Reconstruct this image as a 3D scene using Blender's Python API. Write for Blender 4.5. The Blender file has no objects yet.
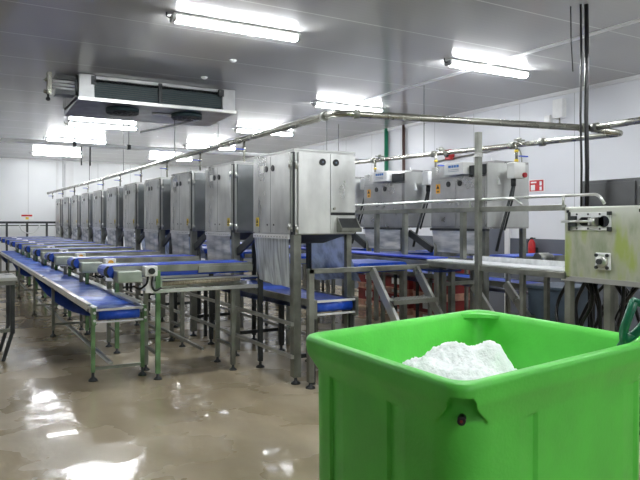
import bpy, bmesh, math, random
from mathutils import Vector, Matrix
random.seed(7)
S = bpy.context.scene
COL = S.collection
PI = math.pi

# ------------------------------------------------------------------ materials
def newmat(name):
    m = bpy.data.materials.new(name); m.use_nodes = True
    nt = m.node_tree; b = nt.nodes['Principled BSDF']
    return m, nt, b
def mat(name, col, rough=.5, metal=0., noise=0., nscale=6., rvar=0., bump=0., bscale=40., stretch=None, emis=None, dark=None, tr=0.):
    m, nt, b = newmat(name)
    b.inputs['Base Color'].default_value = (*col, 1)
    b.inputs['Roughness'].default_value = rough
    b.inputs['Metallic'].default_value = metal
    if tr: b.inputs['Transmission Weight'].default_value = tr
    tc = nt.nodes.new('ShaderNodeTexCoord')
    mp = nt.nodes.new('ShaderNodeMapping'); nt.links.new(tc.outputs['Object'], mp.inputs[0])
    if stretch: mp.inputs['Scale'].default_value = stretch
    if noise or rvar:
        n = nt.nodes.new('ShaderNodeTexNoise'); n.inputs['Scale'].default_value = nscale
        n.inputs['Detail'].default_value = 5
        nt.links.new(mp.outputs[0], n.inputs['Vector'])
        if noise:
            r = nt.nodes.new('ShaderNodeValToRGB')
            dk = dark or tuple(c * (1 - noise) for c in col)
            lt = tuple(min(1, c * (1 + noise * .6)) for c in col)
            r.color_ramp.elements[0].color = (*dk, 1); r.color_ramp.elements[0].position = .35
            r.color_ramp.elements[1].color = (*lt, 1); r.color_ramp.elements[1].position = .65
            nt.links.new(n.outputs['Fac'], r.inputs[0]); nt.links.new(r.outputs[0], b.inputs['Base Color'])
        if rvar:
            mr = nt.nodes.new('ShaderNodeMapRange')
            mr.inputs['From Min'].default_value = .3; mr.inputs['From Max'].default_value = .7
            mr.inputs['To Min'].default_value = max(0, rough - rvar); mr.inputs['To Max'].default_value = rough + rvar
            nt.links.new(n.outputs['Fac'], mr.inputs['Value']); nt.links.new(mr.outputs[0], b.inputs['Roughness'])
    if bump:
        n2 = nt.nodes.new('ShaderNodeTexNoise'); n2.inputs['Scale'].default_value = bscale
        nt.links.new(mp.outputs[0], n2.inputs['Vector'])
        bp = nt.nodes.new('ShaderNodeBump'); bp.inputs['Strength'].default_value = bump
        bp.inputs['Distance'].default_value = .01
        nt.links.new(n2.outputs['Fac'], bp.inputs['Height']); nt.links.new(bp.outputs[0], b.inputs['Normal'])
    if emis:
        b.inputs['Emission Color'].default_value = (*emis[0], 1); b.inputs['Emission Strength'].default_value = emis[1]
    return m

M = {}
M['steel'] = mat('brushed_stainless', (.60, .61, .60), .36, .85, .16, 3, .1, .15, 14, stretch=(1, 1, .4))
M['steel_door'] = mat('cabinet_door_steel', (.66, .67, .66), .34, .75, .24, 3.2, .1, .3, 9, stretch=(1, 1, .5))
M['steel_painted_shade'] = mat('painted_shade_end_steel', (.26, .275, .28), .34, .85, .2, 2.2, .09)  # darkened colour stands in for the dark neighbour mirrored between cabinets
M['steel_mottled'] = mat('mottled_wet_steel', (.42, .42, .42), .32, .8, .16, 4, .1, .3, 9)
M['cab_grey'] = mat('grey_cabinet_steel', (.17, .175, .18), .35, .7, .2, 3, .08)
M['frame'] = mat('frame_stainless', (.29, .30, .27), .42, .8, .3, 5, .1)
M['frame_bright'] = mat('bright_frame_stainless', (.60, .61, .59), .32, .85, .12, 3, .06)
M['cover'] = mat('motor_cover_steel', (.40, .44, .40), .38, .8, .25, 6, .1)
M['frame_green_reflection'] = mat('painted_green_reflection_stainless', (.17, .30, .15), .4, .6, .4, 6, .1)  # green reflection on the steel painted in as base colour
M['dark_steel'] = mat('dark_steel', (.045, .05, .052), .45, .4, .35, 5, .1)
M['black'] = mat('black_rubber', (.012, .013, .015), .45)
M['hole'] = mat('black_port_plastic', (.004, .006, .009), .3)
M['white_plastic'] = mat('white_plastic', (.88, .89, .88), .4, 0, .06, 8)
M['yellow'] = mat('yellow_vinyl', (.82, .60, .05), .5, 0, .08, 30)
M['orange'] = mat('orange_yellow_plastic', (.85, .42, .04), .4, 0, .08, 30)
M['red'] = mat('red_paint', (.55, .025, .03), .4, 0, .2, 10)
M['tote_red'] = mat('faded_red_plastic', (.24, .025, .025), .5, 0, .3, 4)
M['salmon'] = mat('salmon_plastic', (.62, .34, .25), .55, 0, .25, 8)
M['handle_blue'] = mat('blue_handle_plastic', (.02, .07, .5), .4, 0, .1, 10)
M['logo_blue'] = mat('blue_print', (.05, .22, .62), .5, 0, .1, 60)
M['print_grey'] = mat('grey_print', (.45, .5, .55), .5, 0, .1, 60)
M['bin_green'] = mat('green_polyethylene', (.105, .62, .07), .45, 0, .10, 3.5, .06, .12, 60, dark=(.09, .55, .06))
M['shovel'] = mat('dark_green_plastic', (.0, .12, .06), .35, 0, .15, 10)
M['pipe'] = mat('galvanised_pipe', (.40, .40, .35), .26, .85, .1, 3, .05)
M['pipe_white'] = mat('white_painted_pipe', (.72, .73, .74), .35, .2, .1, 6)
M['pipe_green'] = mat('green_conduit', (.02, .22, .12), .4, 0, .1, 6)
M['pipe_brown'] = mat('brown_conduit', (.13, .08, .07), .4, .1, .1, 6)
M['grille'] = mat('cooler_fins', (.02, .045, .05), .5, .2, .5, 60, stretch=(1, 1, 8))
M['cool_body'] = mat('cooler_sheet_metal', (.42, .43, .43), .4, .6, .15, 4)
M['coolpan'] = mat('cooler_drip_pan', (.26, .27, .285), .35, .6, .3, 4)
M['hose'] = mat('black_hose', (.01, .01, .012), .3, 0, .3, 8)
M['greytub'] = mat('grey_blue_plastic', (.10, .14, .20), .5, 0, .2, 5)
M['conc'] = mat('pale_grey_floor_plate', (.40, .39, .36), .4, 0, .3, 6)
M['roller'] = mat('roller_tan', (.45, .40, .30), .4, .3, .35, 25, stretch=(8, 1, 1))
M['tube_light'] = mat('lit_diffuser', (1, 1, 1), .4, emis=((.96, .985, 1.0), 85.))
M['ice'] = mat('crushed_ice', (.90, .95, .95), .55, 0, .05, 30, bump=.6, bscale=60)
M['ice'].node_tree.nodes['Principled BSDF'].inputs['Subsurface Weight'].default_value = .1
M['ice'].node_tree.nodes['Principled BSDF'].inputs['Subsurface Radius'].default_value = (.05, .06, .06)

def blue_belt(name, wet, base=(.006, .07, .50)):
    m, nt, b = newmat(name)
    tc = nt.nodes.new('ShaderNodeTexCoord')
    n = nt.nodes.new('ShaderNodeTexNoise'); n.inputs['Scale'].default_value = 3.2; n.inputs['Detail'].default_value = 6
    n.inputs['Roughness'].default_value = .65
    nt.links.new(tc.outputs['Object'], n.inputs['Vector'])
    r = nt.nodes.new('ShaderNodeValToRGB')
    e = r.color_ramp.elements
    e[0].position = .38; e[0].color = (base[0] * .5, base[1] * .6, base[2] * .55, 1)
    e[1].position = .52; e[1].color = (*base, 1)
    x = e.new(.66); x.color = (base[0] + .25 * wet, base[1] + .33 * wet, base[2] + .22 * wet, 1)
    nt.links.new(n.outputs['Fac'], r.inputs[0]); nt.links.new(r.outputs[0], b.inputs['Base Color'])
    mr = nt.nodes.new('ShaderNodeMapRange'); mr.inputs['To Min'].default_value = .55; mr.inputs['To Max'].default_value = .25
    nt.links.new(n.outputs['Fac'], mr.inputs['Value']); nt.links.new(mr.outputs[0], b.inputs['Roughness'])
    bp = nt.nodes.new('ShaderNodeBump'); bp.inputs['Strength'].default_value = .4; bp.inputs['Distance'].default_value = .02
    nt.links.new(n.outputs['Fac'], bp.inputs['Height']); nt.links.new(bp.outputs[0], b.inputs['Normal'])
    return m
M['belt_wet'] = blue_belt('wet_blue_belt', .8, (.008, .09, .60))
M['belt'] = blue_belt('blue_belt', .15, (.006, .07, .55))
M['belt_edge'] = mat('pale_blue_belt_edge', (.045, .09, .62), .35, 0, .1, 8)
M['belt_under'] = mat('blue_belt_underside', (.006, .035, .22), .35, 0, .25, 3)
M['belt_white'] = mat('wet_white_belt', (.86, .88, .90), .4, 0, .15, 14, .1, .3, 30)

def curtain_mat(name, col, alpha, st):
    m, nt, b = newmat(name)
    tc = nt.nodes.new('ShaderNodeTexCoord'); mp = nt.nodes.new('ShaderNodeMapping')
    mp.inputs['Scale'].default_value = st
    nt.links.new(tc.outputs['Object'], mp.inputs[0])
    n = nt.nodes.new('ShaderNodeTexNoise'); n.inputs['Scale'].default_value = 1.6; n.inputs['Detail'].default_value = 7
    nt.links.new(mp.outputs[0], n.inputs['Vector'])
    r = nt.nodes.new('ShaderNodeValToRGB'); e = r.color_ramp.elements
    e[0].position = .35; e[0].color = (*[c * .55 for c in col], 1); e[1].position = .62; e[1].color = (*[min(1, c * 1.25) for c in col], 1)
    nt.links.new(n.outputs['Fac'], r.inputs[0]); nt.links.new(r.outputs[0], b.inputs['Base Color'])
    b.inputs['Roughness'].default_value = .25
    bp = nt.nodes.new('ShaderNodeBump'); bp.inputs['Strength'].default_value = .5; bp.inputs['Distance'].default_value = .02
    nt.links.new(n.outputs['Fac'], bp.inputs['Height']); nt.links.new(bp.outputs[0], b.inputs['Normal'])
    tl = nt.nodes.new('ShaderNodeBsdfTranslucent'); nt.links.new(r.outputs[0], tl.inputs[0])
    tp = nt.nodes.new('ShaderNodeBsdfTransparent'); tp.inputs[0].default_value = (.85, .9, 1, 1)
    a = nt.nodes.new('ShaderNodeMixShader'); a.inputs[0].default_value = .3
    nt.links.new(b.outputs[0], a.inputs[1]); nt.links.new(tl.outputs[0], a.inputs[2])
    c = nt.nodes.new('ShaderNodeMixShader'); c.inputs[0].default_value = alpha
    nt.links.new(tp.outputs[0], c.inputs[1]); nt.links.new(a.outputs[0], c.inputs[2])
    nt.links.new(c.outputs[0], nt.nodes['Material Output'].inputs[0])
    return m
M['curtain'] = curtain_mat('frosted_pvc_curtain', (.74, .79, .84), .9, (14, 14, .9))
M['curtain_h'] = curtain_mat('wet_pvc_curtain', (.84, .90, .97), .88, (1.2, 1.2, 8))
M['curtain_blue'] = curtain_mat('bluish_pvc_curtain', (.46, .56, .76), .8, (4, 4, 4))

def floor_mat():
    m, nt, b = newmat('wet_screed_floor')
    tc = nt.nodes.new('ShaderNodeTexCoord')
    def noise(scale, det, st=None):
        mp = nt.nodes.new('ShaderNodeMapping'); nt.links.new(tc.outputs['Object'], mp.inputs[0])
        if st: mp.inputs['Scale'].default_value = st
        n = nt.nodes.new('ShaderNodeTexNoise'); n.inputs['Scale'].default_value = scale; n.inputs['Detail'].default_value = det
        nt.links.new(mp.outputs[0], n.inputs['Vector']); return n
    n1 = noise(.75, 3, (1.6, .8, 1)); r = nt.nodes.new('ShaderNodeValToRGB'); e = r.color_ramp.elements
    e[0].position = .42; e[0].color = (.29, .235, .145, 1); e[1].position = .56; e[1].color = (.43, .36, .245, 1)
    nt.links.new(n1.outputs['Fac'], r.inputs[0]); nt.links.new(r.outputs[0], b.inputs['Base Color'])
    mr = nt.nodes.new('ShaderNodeMapRange'); mr.inputs['From Min'].default_value = .47; mr.inputs['From Max'].default_value = .53
    mr.inputs['To Min'].default_value = .13; mr.inputs['To Max'].default_value = .34
    n2 = noise(1.1, 4); nt.links.new(n2.outputs['Fac'], mr.inputs['Value']); nt.links.new(mr.outputs[0], b.inputs['Roughness'])
    n3 = noise(4.5, 3, (1, .7, 1)); n4 = noise(26, 3)
    ad = nt.nodes.new('ShaderNodeMath'); ad.operation = 'MULTIPLY_ADD'
    nt.links.new(n4.outputs['Fac'], ad.inputs[0]); ad.inputs[1].default_value = .035; nt.links.new(n3.outputs['Fac'], ad.inputs[2])
    bp = nt.nodes.new('ShaderNodeBump'); bp.inputs['Strength'].default_value = .6; bp.inputs['Distance'].default_value = .014
    nt.links.new(ad.outputs[0], bp.inputs['Height']); nt.links.new(bp.outputs[0], b.inputs['Normal'])
    b.inputs['Specular IOR Level'].default_value = .5
    b.inputs['Coat Weight'].default_value = .10; b.inputs['Coat Roughness'].default_value = .03
    return m
M['floor'] = floor_mat()

def panel_mat(name, col, axis, period, seam, rib, rough, metal, ribstr, seamcol=.6):
    m, nt, b = newmat(name)
    tc = nt.nodes.new('ShaderNodeTexCoord'); sp = nt.nodes.new('ShaderNodeSeparateXYZ')
    nt.links.new(tc.outputs['Object'], sp.inputs[0])
    def frac(per):
        d = nt.nodes.new('ShaderNodeMath'); d.operation = 'DIVIDE'; nt.links.new(sp.outputs[axis], d.inputs[0]); d.inputs[1].default_value = per
        f = nt.nodes.new('ShaderNodeMath'); f.operation = 'FRACT'; nt.links.new(d.outputs[0], f.inputs[0]); return f
    f = frac(period); lt = nt.nodes.new('ShaderNodeMath'); lt.operation = 'LESS_THAN'
    nt.links.new(f.outputs[0], lt.inputs[0]); lt.inputs[1].default_value = seam / period
    n = nt.nodes.new('ShaderNodeTexNoise'); n.inputs['Scale'].default_value = .6; nt.links.new(tc.outputs['Object'], n.inputs['Vector'])
    r0 = nt.nodes.new('ShaderNodeValToRGB'); e = r0.color_ramp.elements
    e[0].position = .3; e[0].color = (*[c * .9 for c in col], 1); e[1].position = .7; e[1].color = (*col, 1)
    nt.links.new(n.outputs['Fac'], r0.inputs[0])
    mx = nt.nodes.new('ShaderNodeMixRGB'); nt.links.new(lt.outputs[0], mx.inputs[0]); nt.links.new(r0.outputs[0], mx.inputs[1])
    mx.inputs[2].default_value = (*[min(1, c * seamcol) for c in col], 1)
    nt.links.new(mx.outputs[0], b.inputs['Base Color'])
    b.inputs['Roughness'].default_value = rough; b.inputs['Metallic'].default_value = metal
    g = frac(rib); s = nt.nodes.new('ShaderNodeMath'); s.operation = 'PINGPONG'; nt.links.new(g.outputs[0], s.inputs[0]); s.inputs[1].default_value = .5
    sm = nt.nodes.new('ShaderNodeMath'); sm.operation = 'SUBTRACT'; nt.links.new(s.outputs[0], sm.inputs[0]); nt.links.new(lt.outputs[0], sm.inputs[1])
    bp = nt.nodes.new('ShaderNodeBump'); bp.inputs['Strength'].default_value = ribstr; bp.inputs['Distance'].default_value = .004
    nt.links.new(sm.outputs[0], bp.inputs['Height']); nt.links.new(bp.outputs[0], b.inputs['Normal'])
    return m
CEIL_SPEC = .28
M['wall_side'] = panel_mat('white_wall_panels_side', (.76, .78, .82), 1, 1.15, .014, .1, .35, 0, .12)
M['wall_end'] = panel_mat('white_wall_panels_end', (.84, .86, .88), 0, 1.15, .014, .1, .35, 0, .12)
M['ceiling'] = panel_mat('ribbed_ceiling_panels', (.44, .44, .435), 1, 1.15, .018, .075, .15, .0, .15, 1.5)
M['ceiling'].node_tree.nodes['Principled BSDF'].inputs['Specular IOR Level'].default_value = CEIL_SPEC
M['dado'] = mat('grey_wall_coating', (.13, .145, .175), .4, 0, .1, 2)
M['trimw'] = mat('white_trim', (.74, .75, .76), .4, 0, .04, 3)

# ------------------------------------------------------------------ mesh helpers
def nb(): return bmesh.new()
def bx(bm, x0, x1, y0, y1, z0, z1, bev=0):
    vs = [bm.verts.new((x, y, z)) for z in (z0, z1) for y in (y0, y1) for x in (x0, x1)]
    fs = [(0, 2, 3, 1), (4, 5, 7, 6), (0, 1, 5, 4), (2, 6, 7, 3), (0, 4, 6, 2), (1, 3, 7, 5)]
    fc = [bm.faces.new([vs[i] for i in f]) for f in fs]
    if bev:
        ed = list({e for f in fc for e in f.edges})
        bmesh.ops.bevel(bm, geom=ed, offset=bev, segments=2, affect='EDGES', profile=.5)
    return bm
def obox(bm, p, q, w, h, up=(0, 0, 1)):
    """rectangular bar from p to q, width w (sideways), height h (along up)"""
    p, q = Vector(p), Vector(q); d = (q - p).normalized(); up = Vector(up)
    if abs(d.dot(up)) > .95: up = Vector((0, 1, 0))
    s = d.cross(up).normalized(); u = s.cross(d).normalized()
    r = []
    for c in (p, q):
        r.append([bm.verts.new(c + s * a * w / 2 + u * b * h / 2) for a, b in ((-1, -1), (1, -1), (1, 1), (-1, 1))])
    bm.faces.new(r[0]); bm.faces.new(r[1][::-1])
    for i in range(4): bm.faces.new([r[0][i], r[1][i], r[1][(i + 1) % 4], r[0][(i + 1) % 4]][::-1])
    return bm
def tube(bm, pts, r, n=12, caps=True):
    pts = [Vector(p) for p in pts]; rs = r if isinstance(r, (list, tuple)) else [r] * len(pts)
    rings = []; prev = None
    for i, p in enumerate(pts):
        if i == 0: d = pts[1] - p
        elif i == len(pts) - 1: d = p - pts[i - 1]
        else: d = (pts[i + 1] - p).normalized() + (p - pts[i - 1]).normalized()
        d.normalize()
        if prev is None:
            a = Vector((0, 0, 1)) if abs(d.z) < .9 else Vector((1, 0, 0))
            s = d.cross(a).normalized()
        else:
            s = (prev - d * prev.dot(d)).normalized()
        prev = s; t = d.cross(s)
        rings.append([bm.verts.new(p + (s * math.cos(2 * PI * k / n) + t * math.sin(2 * PI * k / n)) * rs[i]) for k in range(n)])
    for a, b in zip(rings, rings[1:]):
        for k in range(n):
            f = bm.faces.new([a[k], a[(k + 1) % n], b[(k + 1) % n], b[k]]); f.smooth = True
    if caps: bm.faces.new(rings[0][::-1]); bm.faces.new(rings[-1])
    return bm
def cyl(bm, p, q, r, n=16): return tube(bm, [p, q], r, n)
def prism(bm, prof, axis, a, b):
    """prof: 2D points; axis 'x' -> points are (y,z); 'y' -> (x,z); 'z' -> (x,y)"""
    def P(u, v, t): return {'x': (t, u, v), 'y': (u, t, v), 'z': (u, v, t)}[axis]
    A = [bm.verts.new(P(u, v, a)) for u, v in prof]; B = [bm.verts.new(P(u, v, b)) for u, v in prof]
    bm.faces.new(A); bm.faces.new(B[::-1])
    for i in range(len(A)): bm.faces.new([A[i], B[i], B[(i + 1) % len(A)], A[(i + 1) % len(A)]])
    return bm
def bend(pts, r=.1, n=5):
    """round off the corners of a polyline"""
    pts = [Vector(p) for p in pts]; out = [pts[0]]
    for a, b, c in zip(pts, pts[1:], pts[2:]):
        r1 = min(r, (a - b).length * .45, (c - b).length * .45)
        p = b + (a - b).normalized() * r1; q = b + (c - b).normalized() * r1
        for i in range(n + 1):
            t = i / n; out.append(p * (1 - t) ** 2 + b * 2 * t * (1 - t) + q * t * t)
    out.append(pts[-1]); return out
SPLIT = {'side_frame', 'end_plate', 'side_rail', 'end_bar', 'mounting_bracket', 'fin_coil', 'cross_rail', 'lower_beam', 'drop_rod',
         'coolant_pipe', 'pipe_collar', 'pipe_clamp', 'bolt', 'rail_bar', 'cable', 'guide_block', 'port_core', 'leg', 'corner_bolt', 'thin_rail', 'rear_rail', 'base_rail'}
def islands(bm):
    seen = set(); out = []
    for v in bm.verts:
        if v in seen: continue
        st = [v]; seen.add(v); isl = []
        while st:
            a = st.pop(); isl.append(a)
            for e in a.link_edges:
                o = e.other_vert(a)
                if o not in seen: seen.add(o); st.append(o)
        out.append(isl)
    return out
def obj(name, bm, m, parent=None, label=None):
    if name in SPLIT:
        isl = islands(bm)
        if len(isl) > 1:
            res = None
            for vs in isl:
                nbm = nb(); mp = {v: nbm.verts.new(v.co) for v in vs}
                for f in {f for v in vs for f in v.link_faces}:
                    nf = nbm.faces.new([mp[v] for v in f.verts]); nf.smooth = f.smooth
                o = obj1(name, nbm, m, parent, label); res = res or o
            bm.free(); return res
    return obj1(name, bm, m, parent, label)
def obj1(name, bm, m, parent=None, label=None):
    bmesh.ops.recalc_face_normals(bm, faces=bm.faces)
    me = bpy.data.meshes.new(name); bm.to_mesh(me); bm.free()
    me.materials.append(M[m] if isinstance(m, str) else m)
    o = bpy.data.objects.new(name, me); COL.objects.link(o)
    if parent: o.parent = parent
    if label: o['label'] = label
    return o
def tag(o, label, cat, group=None, kind=None):
    o['label'] = label; o['category'] = cat
    if group: o['group'] = group
    if kind: o['kind'] = kind
    return o
def thing(name, label, cat, loc=(0, 0, 0), group=None, rz=0):
    o = bpy.data.objects.new(name, None); COL.objects.link(o); o.location = loc; o.rotation_euler = (0, 0, rz)
    o.empty_display_size = .1
    return tag(o, label, cat, group)
def copy_tree(o, parent=None):
    c = o.copy(); COL.objects.link(c)
    if parent: c.parent = parent
    for ch in list(o.children): copy_tree(ch, c)
    return c
def struct(name, bm, m):
    o = obj(name, bm, m); o['kind'] = 'structure'; return o
def sheet(bm, p00, p10, p01, p11, nu=16, nv=16, fn=None):
    """grid between four corners; fn(u,v)->offset vector"""
    P = [[None] * (nv + 1) for _ in range(nu + 1)]
    a, b, c, d = map(Vector, (p00, p10, p01, p11))
    for i in range(nu + 1):
        for j in range(nv + 1):
            u, v = i / nu, j / nv
            p = a * (1 - u) * (1 - v) + b * u * (1 - v) + c * (1 - u) * v + d * u * v
            if fn: p = p + Vector(fn(u, v))
            P[i][j] = bm.verts.new(p)
    for i in range(nu):
        for j in range(nv):
            f = bm.faces.new([P[i][j], P[i + 1][j], P[i + 1][j + 1], P[i][j + 1]]); f.smooth = True
    return bm

# ------------------------------------------------------------------ room
XR, XL, YF, YB, H = 8.74, -5.0, 24.0, -4.0, 3.80
struct('floor', bx(nb(), XL - .1, XR + .1, YB - .1, YF + .1, -.1, 0), 'floor')
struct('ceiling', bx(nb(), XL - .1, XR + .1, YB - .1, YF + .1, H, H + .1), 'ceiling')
struct('wall_right', bx(nb(), XR, XR + .1, YB, YF, 0, H), 'wall_side')
struct('wall_left', bx(nb(), XL - .1, XL, YB, YF, 0, H), 'wall_side')
struct('wall_far', bx(nb(), XL, XR, YF, YF + .1, 0, H), 'wall_end')
struct('wall_near', bx(nb(), XL, XR, YB - .1, YB, 0, H), 'wall_end')
struct('trim_1', bx(nb(), 6.29, 6.38, YB, YF, H - .012, H), 'trimw')
struct('trim_2', bx(nb(), XR - .05, XR, YB, YF, H - .06, H), 'trimw')
struct('trim_3', bx(nb(), XL, XR - .05, YF - .05, YF, H - .05, H), 'trimw')
struct('baseboard_right', bx(nb(), XR - .03, XR, YB, YF, 0, 1.36), 'dado')
struct('trim_4', bx(nb(), 3.48, 3.75, YF - .16, YF, 0, H - .05), 'trimw')
struct('trim_5', bx(nb(), 3.20, 3.27, YF - .05, YF, 0, H - .05), 'trimw')

# ------------------------------------------------------------------ ceiling lights
def make_light():
    t = thing('ceiling_light', 'x', 'light')
    b = nb(); bx(b, 0, 1.46, -.06, .06, .045, .075, .008); obj('housing', b, 'white_plastic', t)
    b = nb()
    prof = [(-.055, .047), (-.055, .015), (-.035, -.008), (.035, -.008), (.055, .015), (.055, .047)]
    prism(b, prof, 'x', .03, 1.43); obj('diffuser', b, 'tube_light', t)
    for x0, x1 in ((-.012, .03), (1.43, 1.472)):
        b = nb(); prism(b, [(-.058, .05), (-.058, .013), (-.037, -.011), (.037, -.011), (.058, .013), (.058, .05)], 'x', x0, x1)
        obj('end_cap', b, 'cool_body', t)
    b = nb(); tube(b, bend([(-.01, 0, .03), (-.06, 0, .03), (-.06, 0, .078)], .03), .008, 8); obj('cable', b, 'black', t)
    return t
L0 = None
lights = [(1.97, 6.44, 'twin bright strip light in front of the ceiling cooler, near row'),
          (2.16, 14.5, 'strip light on the ceiling just behind and below the ceiling cooler'),
          (2.08, 17.4, 'strip light above the suspended white pipe, behind the cooler'),
          (2.15, 21.3, 'strip light closest to the far white wall above the cabinet row'),
          (5.66, 6.44, 'strip light beside the long white ceiling trim, before the right wall'),
          (5.60, 9.9, 'strip light over the bend of the overhead pipe'),
          (5.62, 13.6, 'strip light partly crossed by the overhead pipe, third of its line'),
          (5.60, 17.1, 'small distant strip light above the third steel cabinet'),
          (5.60, 20.9, 'most distant strip light of the line beside the ceiling trim'),
          (1.97, 2.6, 'added unseen strip light overhead before the first visible one, above the wet floor'),  # from here down: strip lights outside the view, added for illumination
          (5.66, 2.6, 'added unseen strip light overhead above the green ice bin'),
          (1.97, -1.3, 'added unseen strip light overhead behind the viewer above the floor'),
          (5.66, -1.3, 'added unseen strip light overhead behind the viewer by the right wall'),
          (-2.6, 9.5, 'added unseen strip light overhead by the left wall, middle of the hall'),  # extra tubes on the unseen left side, added to brighten the hall
          (-1.8, 15, 'added unseen strip light overhead by the left wall toward the far end')]
proto = None
for x, y, lb in lights:
    if proto is None: t = proto = make_light()
    else: t = copy_tree(proto)
    t.location = (x, y, 3.715); t['label'] = lb; t['group'] = 'fluorescent strip lights on the ceiling'

# small round ceiling plugs
for x, y, lb in ((3.25, 7.94, 'small white round ceiling plug just behind the nearest twin strip light'), (3.26, 9.08, 'small white round ceiling plug next to the ceiling cooler')):
    b = nb(); tube(b, [(x, y, H), (x, y, H - .015), (x, y, H - .03)], [.05, .045, .02], 16); tag(obj('ceiling_plug', b, 'white_plastic'), lb, 'ceiling plug')

# ------------------------------------------------------------------ ceiling cooler
t = thing('ceiling_cooler', 'wide grey air cooler with dark fins hanging under the ceiling', 'air cooler', (1.6, 9.72, 3.45))
b = nb(); bx(b, 0, .22, 0, 1.3, 0, .345, .006); bx(b, 2.2, 2.42, 0, 1.3, 0, .345, .006); bx(b, 0, 2.42, .06, 1.3, .26, .345); obj('housing', b, 'cool_body', t)
b = nb()
for x0, x1 in ((.22, 1.19), (1.21, 2.2)):
    bx(b, x0, x1, .06, 1.2, .02, .30)
obj('fin_coil', b, 'grille', t)
b = nb()
for i in range(9):
    z = .03 + i * .031
    for x0, x1 in ((.22, 1.18), (1.22, 2.2)): bx(b, x0, x1, .045, .06, z, z + .006)
obj('louvre', b, 'dark_steel', t)
b = nb(); bx(b, 1.17, 1.22, .01, .06, 0, .33); bx(b, .17, .24, -.01, .05, .2, .33); bx(b, 2.14, 2.22, -.01, .05, .22, .33); obj('mounting_bracket', b, 'dark_steel', t)
b = nb(); bx(b, -.01, 2.43, -.02, .05, -.035, .01); obj('front_lip', b, 'frame_bright', t, 'bright lower lip')
b = nb(); prism(b, [(-.0, -.02), (1.25, -.09), (1.25, -.02)], 'x', -.01, 2.43); bx(b, -.01, 2.43, 1.2, 1.26, -.09, .0); obj('drip_pan', b, 'coolpan', t)
for cx in (.72, 1.75):
    f = nb(); tube(f, [(cx, .45, -.10), (cx, .45, -.03)], .25, 28); g = obj('fan_guard', f, 'grille', t)
    g2 = nb()
    for r in (.08, .16, .24):
        tube(g2, [(cx + r * math.cos(a * PI / 12), .45 + r * math.sin(a * PI / 12), -.11) for a in range(25)], .005, 6, False)
    for a in range(4): cyl(g2, (cx + .25 * math.cos(a * PI / 4), .45 + .25 * math.sin(a * PI / 4), -.11), (cx - .25 * math.cos(a * PI / 4), .45 - .25 * math.sin(a * PI / 4), -.11), .005, 6)
    obj('wire_ring', g2, 'black', g)
b = nb(); cyl(b, (1.2, .5, -.06), (2.0, .5, -.1), .02); cyl(b, (2.0, .5, -.1), (1.3, 1.6, -.22), .02); obj('drain_pipe', b, 'pipe_white', t)
b = nb(); bx(b, -.3, 0, .05, .3, .03, .1); bx(b, -.3, 0, .05, .3, .25, .31); bx(b, -.04, 0, .05, 1.2, 0, .33); obj('side_box', b, 'dark_steel', t)
b = nb()
for z in (.12, .17, .22): cyl(b, (-.36, .1, z), (0, .1, z), .018)
obj('coolant_pipe', b, 'pipe_white', t)
b = nb(); bx(b, -.42, -.35, .04, .14, .02, .33, .01); cyl(b, (-.45, .08, .2), (-.38, .08, .26), .02); cyl(b, (-.46, .08, .06), (-.4, .08, .04), .025); obj('valve_block', b, 'pipe', t)
b = nb(); cyl(b, (-.4, .09, -.03), (-.4, .09, .03), .015); bmesh.ops.create_uvsphere(b, u_segments=12, v_segments=8, radius=.032, matrix=Matrix.Translation((-.4, .09, -.05))); obj('valve_cap', b, 'black', t)

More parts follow.
